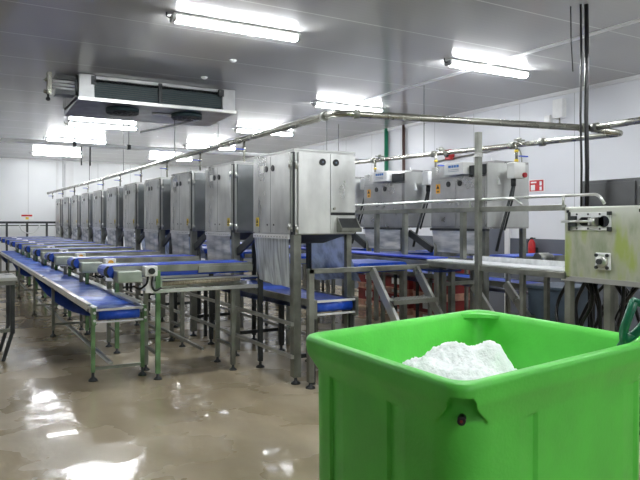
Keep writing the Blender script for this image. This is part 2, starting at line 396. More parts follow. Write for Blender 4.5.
# ------------------------------------------------------------------ main cabinets (long row)
def ring(bm, c, r, axis='x', t=.01):
    v = {'x': Vector((t, 0, 0)), 'y': Vector((0, t, 0))}[axis]
    return cyl(bm, Vector(c) - v, Vector(c) + v, r, 20)
def make_cabinet(front):
    W_, D_, Z0, Z1 = .73, .98, 1.52, 2.39
    t = thing('processing_cabinet', 'x', 'cabinet')
    b = nb(); bx(b, .01, W_, .012, D_, Z0, Z1 - .01, .006); bx(b, -.0, W_ + .01, .0, D_ + .01, Z1 - .015, Z1 + .005, .003)
    obj('housing', b, 'steel', t)
    # side door facing the aisle with two leaves
    d = obj('door', bx(nb(), -.012, .008, .075, D_ - .005, Z0 + .01, Z1 - .03, .004), 'steel_door', t)
    b = nb(); bx(b, -.0135, -.012, .52, .526, Z0 + .02, Z1 - .04); obj('door_seam', b, 'dark_steel', d)
    for y in (.46, .62):
        b = nb(); ring(b, (-.012, y, 2.225), .034); obj('port', b, 'hole', t)
    for y in (.44, .60):
        b = nb(); ring(b, (-.012, y, 1.62), .010, t=.006); obj('drain_hole', b, 'hole', t)
    b = nb(); bx(b, -.008, .0, .028, .055, Z0 + .03, Z1 - .04); obj('hinge_rail', b, 'frame_bright', t)
    b = nb(); bx(b, -.002, .012, .0, .075, Z0, Z1 - .03); obj('door_gap', b, 'dark_steel', t)
    for z in (1.60, 2.24):
        b = nb(); cyl(b, (-.018, .065, z - .035), (-.018, .065, z + .035), .014, 10); bx(b, -.02, -.008, .03, .08, z - .02, z + .02); obj('hinge', b, 'frame_bright', t)
        b = nb(); cyl(b, (.022, -.018, z - .055), (.022, -.018, z + .02), .014, 10); bx(b, .01, .05, -.02, .0, z - .03, z); obj('hinge', b, 'frame_bright', t)
    # end panel
    ep = 'steel_door' if front else 'steel_painted_shade'
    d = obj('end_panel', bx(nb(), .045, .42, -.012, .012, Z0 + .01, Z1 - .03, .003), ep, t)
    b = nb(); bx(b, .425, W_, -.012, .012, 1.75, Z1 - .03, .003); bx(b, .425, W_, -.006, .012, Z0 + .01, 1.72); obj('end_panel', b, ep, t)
    b = nb(); bx(b, .43, W_ - .01, -.016, 0, 1.722, 1.745); obj('slot', b, 'hole', t)
    for x in (.325, .485):
        b = nb(); ring(b, (x, -.012, 2.268), .036, 'y'); p = obj('port', b, 'hole', t)
        b = nb(); ring(b, (x, -.023, 2.268), .010, 'y', .002); obj('port_core', b, 'greytub', p)
    b = nb(); cyl(b, (.465, -.03, 1.79), (.465, -.01, 1.79), .014); obj('latch', b, 'pipe', t)
    b = nb()  # discharge chute tilted out of the lower right corner
    prism(b, [(-.012, 1.70), (-.10, 1.58), (-.10, 1.555), (.0, 1.555)], 'x', .50, .515)
    prism(b, [(-.012, 1.70), (-.10, 1.58), (-.10, 1.555), (.0, 1.555)], 'x', .735, .75)
    bx(b, .50, .75, -.10, 0, 1.545, 1.56); bx(b, .50, .75, -.105, -.095, 1.55, 1.59)
    c = obj('chute', b, 'frame', t)
    b = nb(); prism(b, [(-.016, 1.69), (-.08, 1.58), (-.02, 1.58)], 'x', .517, .733); obj('chute_inside', b, 'dark_steel', c)
    # warning label
    yy = .86 if front else .14
    b = nb(); bx(b, -.016, -.012, yy - .035, yy + .035, 1.60, 1.70); w = obj('warning_label', b, 'yellow', t, 'yellow warning label with a black triangle')
    b = nb(); prism(b, [(yy - .024, 1.64), (yy + .024, 1.64), (yy, 1.69)], 'x', -.0175, -.0155); bx(b, -.0175, -.0155, yy - .02, yy + .02, 1.61, 1.625); obj('triangle_print', b, 'black', w)
    b = nb(); bx(b, -.015, -.012, .70, .79, 2.19, 2.27); obj('white_label', b, 'white_plastic', t)
    # legs
    for (x, y, w) in ((.05, .06, .085), (W_ - .05, .06, .06), (.05, D_ - .06, .05), (W_ - .05, D_ - .06, .05)):
        b = nb(); bx(b, x - w / 2, x + w / 2, y - w / 2, y + w / 2, .07, Z0, .004); l = obj('leg', b, 'frame' if (x < .1 or front) and y < .1 else 'dark_steel', t)
        b = nb(); tube(b, [(x, y, 0), (x, y, .015), (x, y, .03), (x, y, .075)], [.05, .045, .018, .014], 14); obj('foot', b, 'dark_steel', l)
    b = nb();     bx(b, .09, .62, .03, .06, .26, .30)
    obj('cross_rail', b, 'dark_steel', t); b = nb()
    for z in (.27, .60): bx(b, -.03, .0, .0, 1.56, z, z + .035)
    bx(b, .735, .765, 0, 1.56, .27, .305); obj('base_rail', b, 'frame_bright', t)
    # hopper under the cabinet
    b = nb()
    A = [(.06, .05), (W_ - .05, .05), (W_ - .05, .93), (.06, .93)]; B = [(.2, .35), (.55, .35), (.55, .8), (.2, .8)]
    va = [b.verts.new((x, y, Z0)) for x, y in A]; vb = [b.verts.new((x, y, 1.42)) for x, y in B]
    for i in range(4): b.faces.new([va[i], va[(i + 1) % 4], vb[(i + 1) % 4], vb[i]])
    b.faces.new(vb); obj('hopper', b, 'dark_steel', t)
    b = nb(); obox(b, (.06, .02, 1.28), (.06, -.52, 1.50), .03, .09)
    if front: b.free()
    else: obj('diagonal_brace', b, 'dark_steel', t)
    # curtains and their perforated rail
    b = nb(); bx(b, -.02, .0, .09, D_ - .02, Z0 - .045, Z0 + .002)
    r = obj('curtain_rail', b, 'trimw', t)
    b = nb()
    for i in range(12): bx(b, -.022, -.0195, .13 + i * .07, .145 + i * .07, Z0 - .03, Z0 - .02)
    obj('rivet', b, 'dark_steel', r)
    s = random.random() * 6
    b = nb(); sheet(b, (-.01, .10, Z0 - .03), (-.01, D_ - .03, Z0 - .03), (.0, .12, .965), (.02, D_ - .02, 1.0), 40, 16,
                    lambda u, v: (.012 * math.sin(u * 18 + s) * (v + .2) + .035 * v * v * math.sin(3 * u), .006 * math.sin(v * 9), .012 * math.sin(u * 7 + 1) * v))
    obj('curtain', b, 'curtain' if front else 'curtain_h', t, 'frosted plastic curtain')
    b = nb(); sheet(b, (W_ - .03, .15, Z0 - .03), (W_, D_ - .02, Z0 - .05), (W_ + .02, .06, 1.0), (W_ + .0, D_ - .02, .98), 30, 16,
                    lambda u, v: (.02 * math.sin(u * 9 + s) * (v + .2) + .08 * v * v, 0, .02 * math.sin(u * 5) * v))
    obj('curtain', b, 'curtain_blue', t, 'bluish clear plastic curtain')
    return t
ordn = ['first', 'second', 'third', 'fourth', 'fifth', 'sixth', 'seventh', 'eighth', 'ninth', 'tenth', 'eleventh']
cab0 = make_cabinet(True)
cab0.location = (3.0, 5.72, 0); cab0['group'] = 'steel cabinets in the long row'
cab0['label'] = 'large steel cabinet at the head of the long row, nearest the green bin'
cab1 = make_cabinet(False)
for k in range(1, 11):
    c = cab1 if k == 1 else copy_tree(cab1)
    c.location = (3.0, 5.72 + 1.585 * k, 0); c['group'] = 'steel cabinets in the long row'
    c['label'] = '%s steel cabinet of the long row, counted from the green bin' % ordn[k] if k < 10 else 'last steel cabinet of the long row, closest to the far white wall'

# ------------------------------------------------------------------ outfeed cross conveyors on the aisle side
def make_cross():
    """origin: X=1.30 end of the upper belt; runs toward +X to 2.95; Y 0..0.48"""
    t = thing('outfeed_conveyor', 'x', 'conveyor')
    Lx, Wd, zt = 1.66, .46, 1.20
    def belt_loop(b, x0, x1, y0, y1, zt, r):
        prof = []
        for i in range(9):
            a = PI / 2 + PI * i / 8; prof.append((x0 + r + r * math.cos(a), zt - r + r * math.sin(a)))
        for i in range(9):
            a = -PI / 2 + PI * i / 8; prof.append((x1 - r + r * math.cos(a), zt - r + r * math.sin(a)))
        prism(b, prof, 'y', y0, y1)
    b = nb(); belt_loop(b, .05, Lx, .03, Wd - .03, zt, .06); obj('belt', b, 'belt', t)
    b = nb(); belt_loop(b, .07, Lx - .02, .018, .03, zt + .006, .052); obj('belt_edge', b, 'belt_edge', t, 'bright blue belt edge')
    b = nb(); belt_loop(b, .03, .12, -.0, .018, zt + .0, .058); obj('end_guard', b, 'dark_steel', t)
    b = nb(); belt_loop(b, .06, .13, -.012, .0, zt - .004, .05); obj('drum_face', b, 'belt', t)
    b = nb(); bx(b, .12, Lx, -.005, .018, zt - .075, zt - .004, .003); bx(b, .12, Lx, Wd - .018, Wd + .005, zt - .08, zt + .004, .003)
    bx(b, 1.02, Lx, -.02, -.005, zt - .10, zt - .03, .003)
    obj('side_frame', b, 'frame', t)
    m = obj('motor_cover', bx(nb(), .12, .37, -.20, -.02, zt - .16, zt - .04, .012), 'cover', t, 'boxy steel motor cover')
    b = nb(); bx(b, .40, .53, -.18, -.06, zt - .105, zt + .0, .01); sb = obj('switch_box', b, 'white_plastic', t, 'white switch box')
    b = nb(); cyl(b, (.465, -.205, zt - .05), (.465, -.18, zt - .05), .032, 20); k = obj('knob', b, 'black', sb)
    b = nb(); bx(b, .42, .50, -.12, -.1, zt - .28, zt - .1); obj('mounting_plate', b, 'white_plastic', t)
    b = nb()
    tube(b, bend([(.44, -.14, zt - .1), (.43, -.15, zt - .18), (.36, -.13, zt - .24), (.30, -.1, zt - .2)], .05), .011, 8)
    tube(b, bend([(.49, -.14, zt - .1), (.47, -.16, zt - .2), (.52, -.1, zt - .27), (.6, -.05, zt - .24)], .05), .011, 8)
    obj('cable', b, 'black', t)
    # lower tray with blue belt, rollers and frame
    b = nb(); bx(b, .62, Lx + .1, .02, Wd - .04, 1.005, 1.02); obj('lower_belt', b, 'belt_under', t)
    b = nb(); cyl(b, (.62, -.0, .995), (Lx - .15, -.0, 1.015), .024, 12); obj('side_roller', b, 'roller', t)
    b = nb(); bx(b, .56, Lx + .1, -.03, -.005, 1.03, 1.045); bx(b, .54, .62, -.03, Wd, .955, 1.03); obj('tray_rail', b, 'frame_bright', t)
    b = nb(); bx(b, .5, Lx + .12, -.045, -.012, .905, .945, .003); bx(b, .5, Lx + .12, Wd - .03, Wd, .905, .945, .003)
    for x in (.5, 1.05, 1.6): bx(b, x, x + .035, -.03, Wd - .01, .91, .94)
    obj('support_frame', b, 'frame_bright', t)
    for x, y, g in ((.575, -.02, 1), (.575, Wd, 0), (1.42, -.02, 0), (1.42, Wd, 0)):
        b = nb(); bx(b, x - .025, x + .025, y - .02, y + .02, .06, 1.14 if g else .93, .003)
        l = obj('leg', b, 'frame_green_reflection' if g else 'frame', t)
        b = nb(); tube(b, [(x, y, 0), (x, y, .012), (x, y, .03), (x, y, .07)], [.045, .04, .016, .013], 12); obj('foot', b, 'dark_steel', l)
    b = nb(); bx(b, .56, .59, 0, Wd - .02, .25, .28); bx(b, 1.40, 1.44, 0, Wd - .02, .25, .28); bx(b, 1.06, 1.09, 0, 1.56, .25, .28); obj('cross_rail', b, 'frame', t)
    return t
cr0 = make_cross(); cr0.location = (1.31, 6.69, 0)
bl = {0: 'steel cross conveyor with black switch knob, nearest the viewer over the long table',
      1: 'second steel cross conveyor with orange switch knob over the blue table',
      2: 'third steel cross conveyor with orange knob over the blue table',
      9: 'last steel cross conveyor toward the far white wall'}
cr1 = copy_tree(cr0)
for ch in cr1.children:
    if ch.name.startswith('switch_box'):
        for kk in ch.children:
            kk.data = kk.data.copy(); kk.data.materials[0] = M['orange']
for k in range(0, 10):
    c = cr0 if k == 0 else (cr1 if k == 1 else copy_tree(cr1 if k in (2,) else cr0))
    c.location = (1.31 if k == 0 else 1.24 if k == 1 else 1.16, 6.69 + 1.585 * k, 0)
    c['label'] = bl.get(k, '%s steel cross conveyor over the blue table, counted from the viewer' % ordn[k])
    c['group'] = 'steel cross conveyors over the long blue table'

# ------------------------------------------------------------------ infeed short belts between long feed conveyor and cabinets
def make_infeed():
    t = thing('infeed_conveyor', 'x', 'conveyor')
    b = nb()
    prof = []
    r = .05
    for i in range(9):
        a = PI / 2 + PI * i / 8; prof.append((r + r * math.cos(a), 1.20 - r + r * math.sin(a)))
    for i in range(9):
        a = -PI / 2 + PI * i / 8; prof.append((.68 - r + r * math.cos(a), 1.20 - r + r * math.sin(a)))
    prism(b, prof, 'y', .0, .70); obj('belt', b, 'belt', t)
    b = nb(); bx(b, .05, .64, -.02, 0, 1.11, 1.17); bx(b, .05, .64, .70, .72, 1.11, 1.17); obj('side_frame', b, 'frame', t)
    for x in (.12, .55):
        b = nb(); bx(b, x, x + .04, .3, .34, 0, 1.12); obj('leg', b, 'frame', t)
    return t
inf = make_infeed()
for k in range(6):
    c = inf if k == 0 else copy_tree(inf)
    c.location = (3.80, 5.78 + 1.585 * k, 0)
    c['label'] = ('short bright blue infeed belt beside the first steel cabinet' if k == 0 else
                  'short blue infeed belt behind the %s steel cabinet' % ordn[k]); c['group'] = 'short blue infeed belts'

# ------------------------------------------------------------------ long blue takeaway table
Y0, Y1 = 6.86, 22.6
t = thing('takeaway_conveyor', 'long blue wet belt conveyor on steel legs running toward the far wall', 'conveyor')
xa, xb, zt = 1.28, 1.79, .735
b = nb(); bx(b, xa + .03, xb - .03, Y0 + .03, Y1, zt - .012, zt, 0); obj('belt', b, 'belt_wet', t, 'wet blue belt with pale patches')
b = nb(); cyl(b, (xa + .045, Y0 + .05, zt - .055), (xb - .045, Y0 + .05, zt - .055), .052, 24); obj('end_roller', b, 'belt', t, 'blue covered end roller')
b = nb()
for x in (xa, xb - .025): bx(b, x, x + .025, Y0 + .03, Y1, zt - .05, zt + .03, .003)
bx(b, xa - .012, xa + .04, Y0 + .03, Y1, zt + .022, zt + .032); bx(b, xb - .04, xb + .06, Y0 + .3, Y1, zt + .022, zt + .032)
obj('side_rail', b, 'frame_bright', t)
b = nb(); bx(b, xa - .015, xb + .015, Y0 - .01, Y0 + .012, zt - .005, zt + .018); bx(b, xa - .015, xb + .015, Y0 - .01, Y0 + .012, zt - .13, zt - .112); obj('end_bar', b, 'trimw', t, 'bright end bars')
for x in (xa - .02, xb - .01):
    b = nb(); bx(b, x, x + .035, Y0 - .02, Y0 + .10, zt - .15, zt + .03, .003); p = obj('end_plate', b, 'frame_green_reflection', t)
    b = nb()
    for z in (zt - .02, zt - .1): cyl(b, (x + .018, Y0 - .035, z), (x + .018, Y0 - .02, z), .014, 8)
    obj('bolt', b, 'trimw', p)
# hanging return belt
def sag(v): return 0
b = nb()
spans = [(Y0 + .15, 12.9), (12.9, 17.6), (17.6, 22.4)]
for a, c in spans:
    dp = .17 if c - a > 5 else .13
    sheet(b, (xa + .04, a, zt - .08), (xb - .04, a, zt - .08), (xa + .04, c, zt - .08), (xb - .04, c, zt - .08), 2, 24,
          lambda u, v, dp=dp: (0, 0, -dp * 4 * v * (1 - v)))
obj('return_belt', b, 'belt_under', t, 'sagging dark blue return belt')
for i, y in enumerate((6.93, 9.9, 12.3, 15.2, 18.1, 21.0)):
    for x in (xa + .0, xb - .0):
        g = i == 0
        b = nb(); bx(b, x - .02, x + .02, y - .02, y + .02, .09, zt - .03, .003); l = obj('leg', b, 'frame_green_reflection' if g else 'frame', t)
        b = nb(); tube(b, [(x, y, 0), (x, y, .02), (x, y, .04), (x, y, .1)], [.048, .042, .016, .013], 14); obj('foot', b, 'dark_steel', l)
    b = nb(); bx(b, xa + .02, xb - .02, y - .015, y + .015, .11 if i == 0 else .16, .14 if i == 0 else .19)
    if i: pass
    obj('cross_rail', b, 'frame', t)
b = nb(); bx(b, 1.49, 1.53, 7.15, Y1, .10, .13, .003); obj('floor_rail', b, 'frame_bright', t)

# long structural rails linking the machine legs (Y direction) + under conveyor
def make_under(x, y0, y1, z, lab):
    t = thing('collector_conveyor', lab, 'conveyor')
    w = .50
    b = nb(); bx(b, x + .03, x + w - .03, y0 + .05, y1, z - .012, z); obj('belt', b, 'belt', t)
    b = nb(); cyl(b, (x + .04, y0 + .06, z - .06), (x + w - .04, y0 + .06, z - .06), .056, 24); obj('end_roller', b, 'belt', t, 'bright blue end roller')
    b = nb()
    for xx in (x, x + w - .02): bx(b, xx, xx + .02, y0 + .02, y1, z - .06, z + .012, .002)
    obj('side_rail', b, 'frame', t)
    b = nb(); bx(b, x, x + w, y0 - .01, y0 + .01, z - .01, z + .012); bx(b, x, x + w, y0 - .01, y0 + .01, z - .14, z - .122); obj('end_bar', b, 'trimw', t)
    b = nb(); bx(b, x - .015, x + .02, y0 - .02, y0 + .07, z - .17, z + .02); bx(b, x + w - .02, x + w + .015, y0 - .02, y0 + .07, z - .17, z + .02); obj('end_plate', b, 'frame', t)
    y = y0 + .05
    while y < y1:
        for xx in (x + .0, x + w - .04):
            b = nb(); bx(b, xx, xx + .04, y, y + .04, 0, z - .06); obj('leg', b, 'dark_steel', t)
        y += 3.17
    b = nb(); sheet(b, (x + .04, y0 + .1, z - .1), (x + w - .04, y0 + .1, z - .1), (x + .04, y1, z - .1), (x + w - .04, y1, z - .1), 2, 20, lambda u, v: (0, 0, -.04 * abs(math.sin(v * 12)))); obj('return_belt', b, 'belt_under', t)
    return t
make_under(3.17, 5.60, 21.5, .845, 'low blue belt conveyor running underneath the long row of steel cabinets')
make_under(6.35, 5.30, 12, .845, 'low blue belt conveyor with blue end roller under the right row of machines')

# portal in front of the row: post, long beam and posts
t = thing('cross_beam_frame', 'steel portal frame with long horizontal beam before the first steel cabinet', 'frame')
b = nb(); bx(b, 3.06, 5.45, 5.52, 5.58, 1.135, 1.185, .004); obj('beam', b, 'frame', t)
for x, w in ((3.095, .06), (4.80, .06), (4.93, .06), (5.42, .05)):
    b = nb(); bx(b, x - w / 2, x + w / 2, 5.52, 5.58, .06, 1.135 if x > 3.2 else 1.185, .004); l = obj('post', b, 'frame', t)
    b = nb(); tube(b, [(x, 5.55, 0), (x, 5.55, .015), (x, 5.55, .03), (x, 5.55, .07)], [.05, .045, .018, .014], 14); obj('foot', b, 'dark_steel', l)
b = nb(); bx(b, 4.8, 5.42, 5.53, 5.57, .93, .97); bx(b, 3.8, 5.4, 5.6, 5.63, .4, .44); obj('lower_beam', b, 'frame', t)

# ------------------------------------------------------------------ stairs
def stairs(name, x0, x1, ytop, ztop, ybot, lab, n):
    t = thing(name, lab, 'stairs')
    for x in (x0, x1):
        b = nb(); obox(b, (x, ytop, ztop), (x, ybot, 0.0), .035, .09)
        obj('stringer', b, 'frame_bright', t)
    for i in range(n):
        f = (i + 1) / (n + 1); y = ytop + (ybot - ytop) * f; z = ztop * (1 - f)
        b = nb(); bx(b, x0, x1, y - .12, y + .12, z - .015, z + .005)
        bx(b, x0, x1, y - .13, y - .115, z - .035, z + .008); s = obj('tread', b, 'frame', t)
        b = nb()
        for j in range(11):
            for q in range(5):
                bx(b, x0 + .04 + j * (x1 - x0 - .1) / 10, x0 + .055 + j * (x1 - x0 - .1) / 10, y - .1 + q * .045, y - .085 + q * .045, z + .005, z + .01)
        obj('grip_pattern', b, 'frame_bright', s)
    return t
stairs('access_stairs', 3.79, 4.36, 5.48, 1.15, 4.5, 'steel access stairs with studded treads beside the first cabinet', 3)
stairs('access_stairs', 4.98, 5.47, 5.25, .95, 4.35, 'lower steel stairs with checkered tread behind the tall post', 2)

# ------------------------------------------------------------------ feed conveyor with overhead beam
t = thing('feed_conveyor', 'raised long conveyor with white wet belt feeding from the steel tank', 'conveyor')
b = nb(); bx(b, 4.61, 4.92, 3.75, 5.6, 1.22, 1.232); obj('belt', b, 'belt_white', t, 'white wet belt end')
b = nb(); bx(b, 4.62, 4.92, 5.6, 19, 1.235, 1.25); obj('belt', b, 'belt_edge', t, 'blue belt')
b = nb(); bx(b, 4.58, 4.61, 3.72, 19, 1.16, 1.215, .003); bx(b, 4.94, 4.96, 3.72, 19, 1.17, 1.25, .003); obj('side_rail', b, 'frame', t)
b = nb(); bx(b, 4.925, 4.94, 3.75, 5.2, 1.22, 1.285); obj('splash_guard', b, 'belt_white', t)
b = nb(); bx(b, 4.6, 4.94, 5.4, 19, 1.10, 1.12); obj('return_belt', b, 'belt_under', t)
for y in (4.2, 7.6, 9.2, 10.8, 12.4, 14, 15.6):
    for x in (4.6, 4.92):
        b = nb(); bx(b, x - .02, x + .02, y - .02, y + .02, 0, 1.17); obj('leg', b, 'frame', t)
t = thing('overhead_support_beam', 'long steel beam and uprights above the feed conveyor, left of the tank', 'frame')
b = nb(); bx(b, 4.57, 4.63, 3.74, 12.0, 1.75, 1.80, .003); obj('beam', b, 'frame', t)
for y in (5.0, 5.98, 6.55, 8.1, 9.7, 11.3):
    b = nb(); bx(b, 4.575, 4.625, y - .025, y + .025, 1.27, 1.75); obj('upright', b, 'frame', t)
b = nb(); tube(b, bend([(4.6, 11.5, 1.87), (4.6, 4.28, 1.87), (4.6, 4.2, 1.80)], .05), .013, 10); tube(b, bend([(4.62, 6.2, 1.875), (4.62, 3.42, 1.88), (4.62, 3.36, 1.80)], .06), .013, 10)
for y in (5.98, 4.9, 3.75): cyl(b, (4.6, y, 1.79), (4.6, y, 1.88), .012, 8)
obj('thin_rail', b, 'frame_bright', t)
t = thing('tall_post', 'tall square steel post rising past the beam to the overhead pipe', 'post', (4.58, 4.76, 0))
b = nb(); bx(b, -.028, .028, -.028, .028, .02, 2.55, .004); obj('post_tube', b, 'frame', t)
b = nb(); bx(b, -.033, .033, -.033, .033, 2.3, 2.34, .003); obj('top_sleeve', b, 'frame_bright', t)
b = nb(); bx(b, -.07, .07, -.07, .07, 0, .02); obj('base_plate', b, 'dark_steel', t)

# ------------------------------------------------------------------ steel tank at right
def tank_mat():
    m, nt, b = newmat('greenish_tank_steel')  # mottled greenish steel, paler towards the top
    tc = nt.nodes.new('ShaderNodeTexCoord'); mp = nt.nodes.new('ShaderNodeMapping'); mp.inputs['Scale'].default_value = (3, 3, 1.2)
    nt.links.new(tc.outputs['Object'], mp.inputs[0])
    n = nt.nodes.new('ShaderNodeTexNoise'); n.inputs['Scale'].default_value = 2.2; n.inputs['Detail'].default_value = 6; nt.links.new(mp.outputs[0], n.inputs['Vector'])
    r = nt.nodes.new('ShaderNodeValToRGB'); e = r.color_ramp.elements
    e[0].position = .33; e[0].color = (.30, .35, .22, 1); e[1].position = .66; e[1].color = (.42, .50, .16, 1)
    x = e.new(.5); x.color = (.50, .52, .42, 1)
    nt.links.new(n.outputs['Fac'], r.inputs[0])
    sp = nt.nodes.new('ShaderNodeSeparateXYZ'); nt.links.new(tc.outputs['Object'], sp.inputs[0])
    mr = nt.nodes.new('ShaderNodeMapRange'); mr.inputs['From Min'].default_value = .42; mr.inputs['From Max'].default_value = .56
    nt.links.new(sp.outputs[2], mr.inputs['Value'])
    mx = nt.nodes.new('ShaderNodeMixRGB'); nt.links.new(mr.outputs[0], mx.inputs[0]); nt.links.new(r.outputs[0], mx.inputs[1]); mx.inputs[2].default_value = (.66, .68, .62, 1)
    nt.links.new(mx.outputs[0], b.inputs['Base Color']); b.inputs['Metallic'].default_value = .45; b.inputs['Roughness'].default_value = .42
    return m
M['tank'] = tank_mat()
t = thing('steel_tank', 'big greenish steel tank with latch and bearing behind the green bin', 'tank', (4.6, 2.98, 1.175))
b = nb(); bx(b, 0, .7, 0, .76, 0, .605, .012); obj('shell', b, 'tank', t)
b = nb(); bx(b, -.004, .03, -.03, .79, -.03, .0); bx(b, -.008, .0, .05, .7, .0, .012); obj('bottom_flange', b, 'frame_bright', t)
b = nb(); bx(b, -.012, .0, .30, .71, .405, .555, .004); lp = obj('latch_plate', b, 'trimw', t, 'bright bolted latch plate')
b = nb(); cyl(b, (-.02, .36, .48), (-.012, .36, .48), .046, 18); cyl(b, (-.02, .56, .48), (-.012, .56, .48), .036, 18); bx(b, -.02, -.012, .36, .56, .445, .515); obj('slot', b, 'hole', lp)
b = nb(); cyl(b, (-.035, .76, .48), (-.035, .46, .48), .011); cyl(b, (-.035, .46, .48), (-.035, .41, .48), .034, 12); bx(b, -.045, -.02, .46, .49, .45, .51); obj('slide_bolt', b, 'frame_bright', lp)
b = nb(); bx(b, -.03, -.012, .685, .70, .40, .56); bx(b, -.035, -.012, .62, .675, .435, .47); bx(b, -.035, -.012, .62, .675, .49, .525)
bx(b, -.03, -.012, .29, .325, .40, .435); bx(b, -.03, -.012, .29, .325, .53, .56); obj('guide_block', b, 'dark_steel', lp)
b = nb()
for y in (.40, .51, .62):
    for z in (.42, .54): cyl(b, (-.018, y, z), (-.012, y, z), .008, 8)
obj('bolt', b, 'dark_steel', lp)
b = nb(); bx(b, -.025, .0, .30, .44, .085, .225, .01); fb = obj('flange_bearing', b, 'trimw', t, 'square four-bolt flange bearing')
b = nb(); tube(b, [(-.025, .37, .155), (-.045, .37, .155), (-.055, .37, .155)], [.055, .05, .03], 20); obj('hub', b, 'frame_bright', fb)
b = nb(); cyl(b, (-.075, .37, .155), (-.05, .37, .155), .022)
for y in (.32, .42):
    for z in (.105, .205): cyl(b, (-.04, y, z), (-.02, y, z), .014, 8)
obj('bolt', b, 'dark_steel', fb)
b = nb()
for y, z in ((.72, .565), (.05, .565)): bx(b, -.006, 0, y - .012, y + .012, z - .012, z + .012)
obj('corner_bolt', b, 'hole', t)
for (x, y) in ((.05, .745), (.05, .36), (.05, .015), (.65, .745), (.65, .015)):
    b = nb(); bx(b, x - .03, x + .03, y - .03, y + .03, -1.175, -.02, .004); obj('leg', b, 'frame_green_reflection' if y < .1 else 'frame', t)
b = nb(); bx(b, .03, .07, .0, .76, -.85, -.81); obj('cross_rail', b, 'frame', t)

t = thing('control_cabinet', 'dark grey steel cabinet standing behind the steel tank', 'cabinet', (5.62, 3.1, 0))
b = nb(); bx(b, 0, .4, 0, 1.27, 1.3, 2.07, .008); obj('body', b, 'cab_grey', t)
b = nb(); bx(b, -.015, 0, .02, .62, 1.33, 2.04, .004); obj('door', b, 'cab_grey', t); b = nb(); bx(b, -.015, 0, .65, 1.25, 1.33, 2.04, .004); obj('door', b, 'cab_grey', t)
b = nb()
for y in (.05, 1.17):
    for x in (.05, .3): bx(b, x, x + .05, y, y + .05, 0, 1.3)
obj('leg', b, 'black', t)

# hoses
for i in range(24):
    r = random.Random(i + 3)
    x = 4.75 + r.random() * .9; y = 3.05 + r.random() * .95
    pts = [(x, y, 1.12)]
    z = 1.12
    for j in range(5):
        z -= .2; x += r.uniform(-.13, .13); y += r.uniform(-.16, .16); pts.append((x, min(max(y, 2.95), 4.1), z))
    pts.append((x + r.uniform(-.3, .3), min(max(y + r.uniform(-.5, .5), 2.7), 4.3), .03))
    pts.append((x + r.uniform(-.5, .5), min(max(y + r.uniform(-.7, .7), 2.7), 4.4), .03))
    b = nb(); tube(b, bend(pts, .12, 4), .017, 8)
    tag(obj('hose', b, 'hose'), 'black hose hanging in the tangle beneath the greenish steel tank', 'hose', 'black hoses beneath the tank')
t = thing('storage_tub', 'blue grey plastic tub on the floor behind the tank legs', 'tub', (5.55, 4.5, 0))
b = nb(); prism(b, [(.03, 0), (.47, 0), (.5, .92), (0, .92)], 'y', 0, .5); obj('body', b, 'greytub', t); b = nb(); bx(b, -.02, .52, -.02, .52, .92, .96, .01); obj('rim', b, 'greytub', t)

# hanging cables
for x, y, r, z0, lab in ((5.395, 4.19, .011, 1.3, 'thin black cable hanging from the ceiling, left of the thick one'), (5.44, 4.16, .021, 1.3, 'thick black cable bundle hanging from the ceiling before the grey cabinet')):
    b = nb(); tube(b, [(x, y, H), (x + .01, y, 3.2), (x - .004, y, 2.7), (x + .012, y, 2.2), (x, y, z0)], r, 10); tag(obj('power_cable', b, 'hose'), lab, 'cable')
b = nb(); tube(b, [(5.36, 4.28, H), (5.365, 4.28, 3.5), (5.38, 4.27, 3.15)], .006, 6); tag(obj('loose_wire', b, 'hose'), 'short thin wire dangling from the ceiling beside the black cables', 'cable')

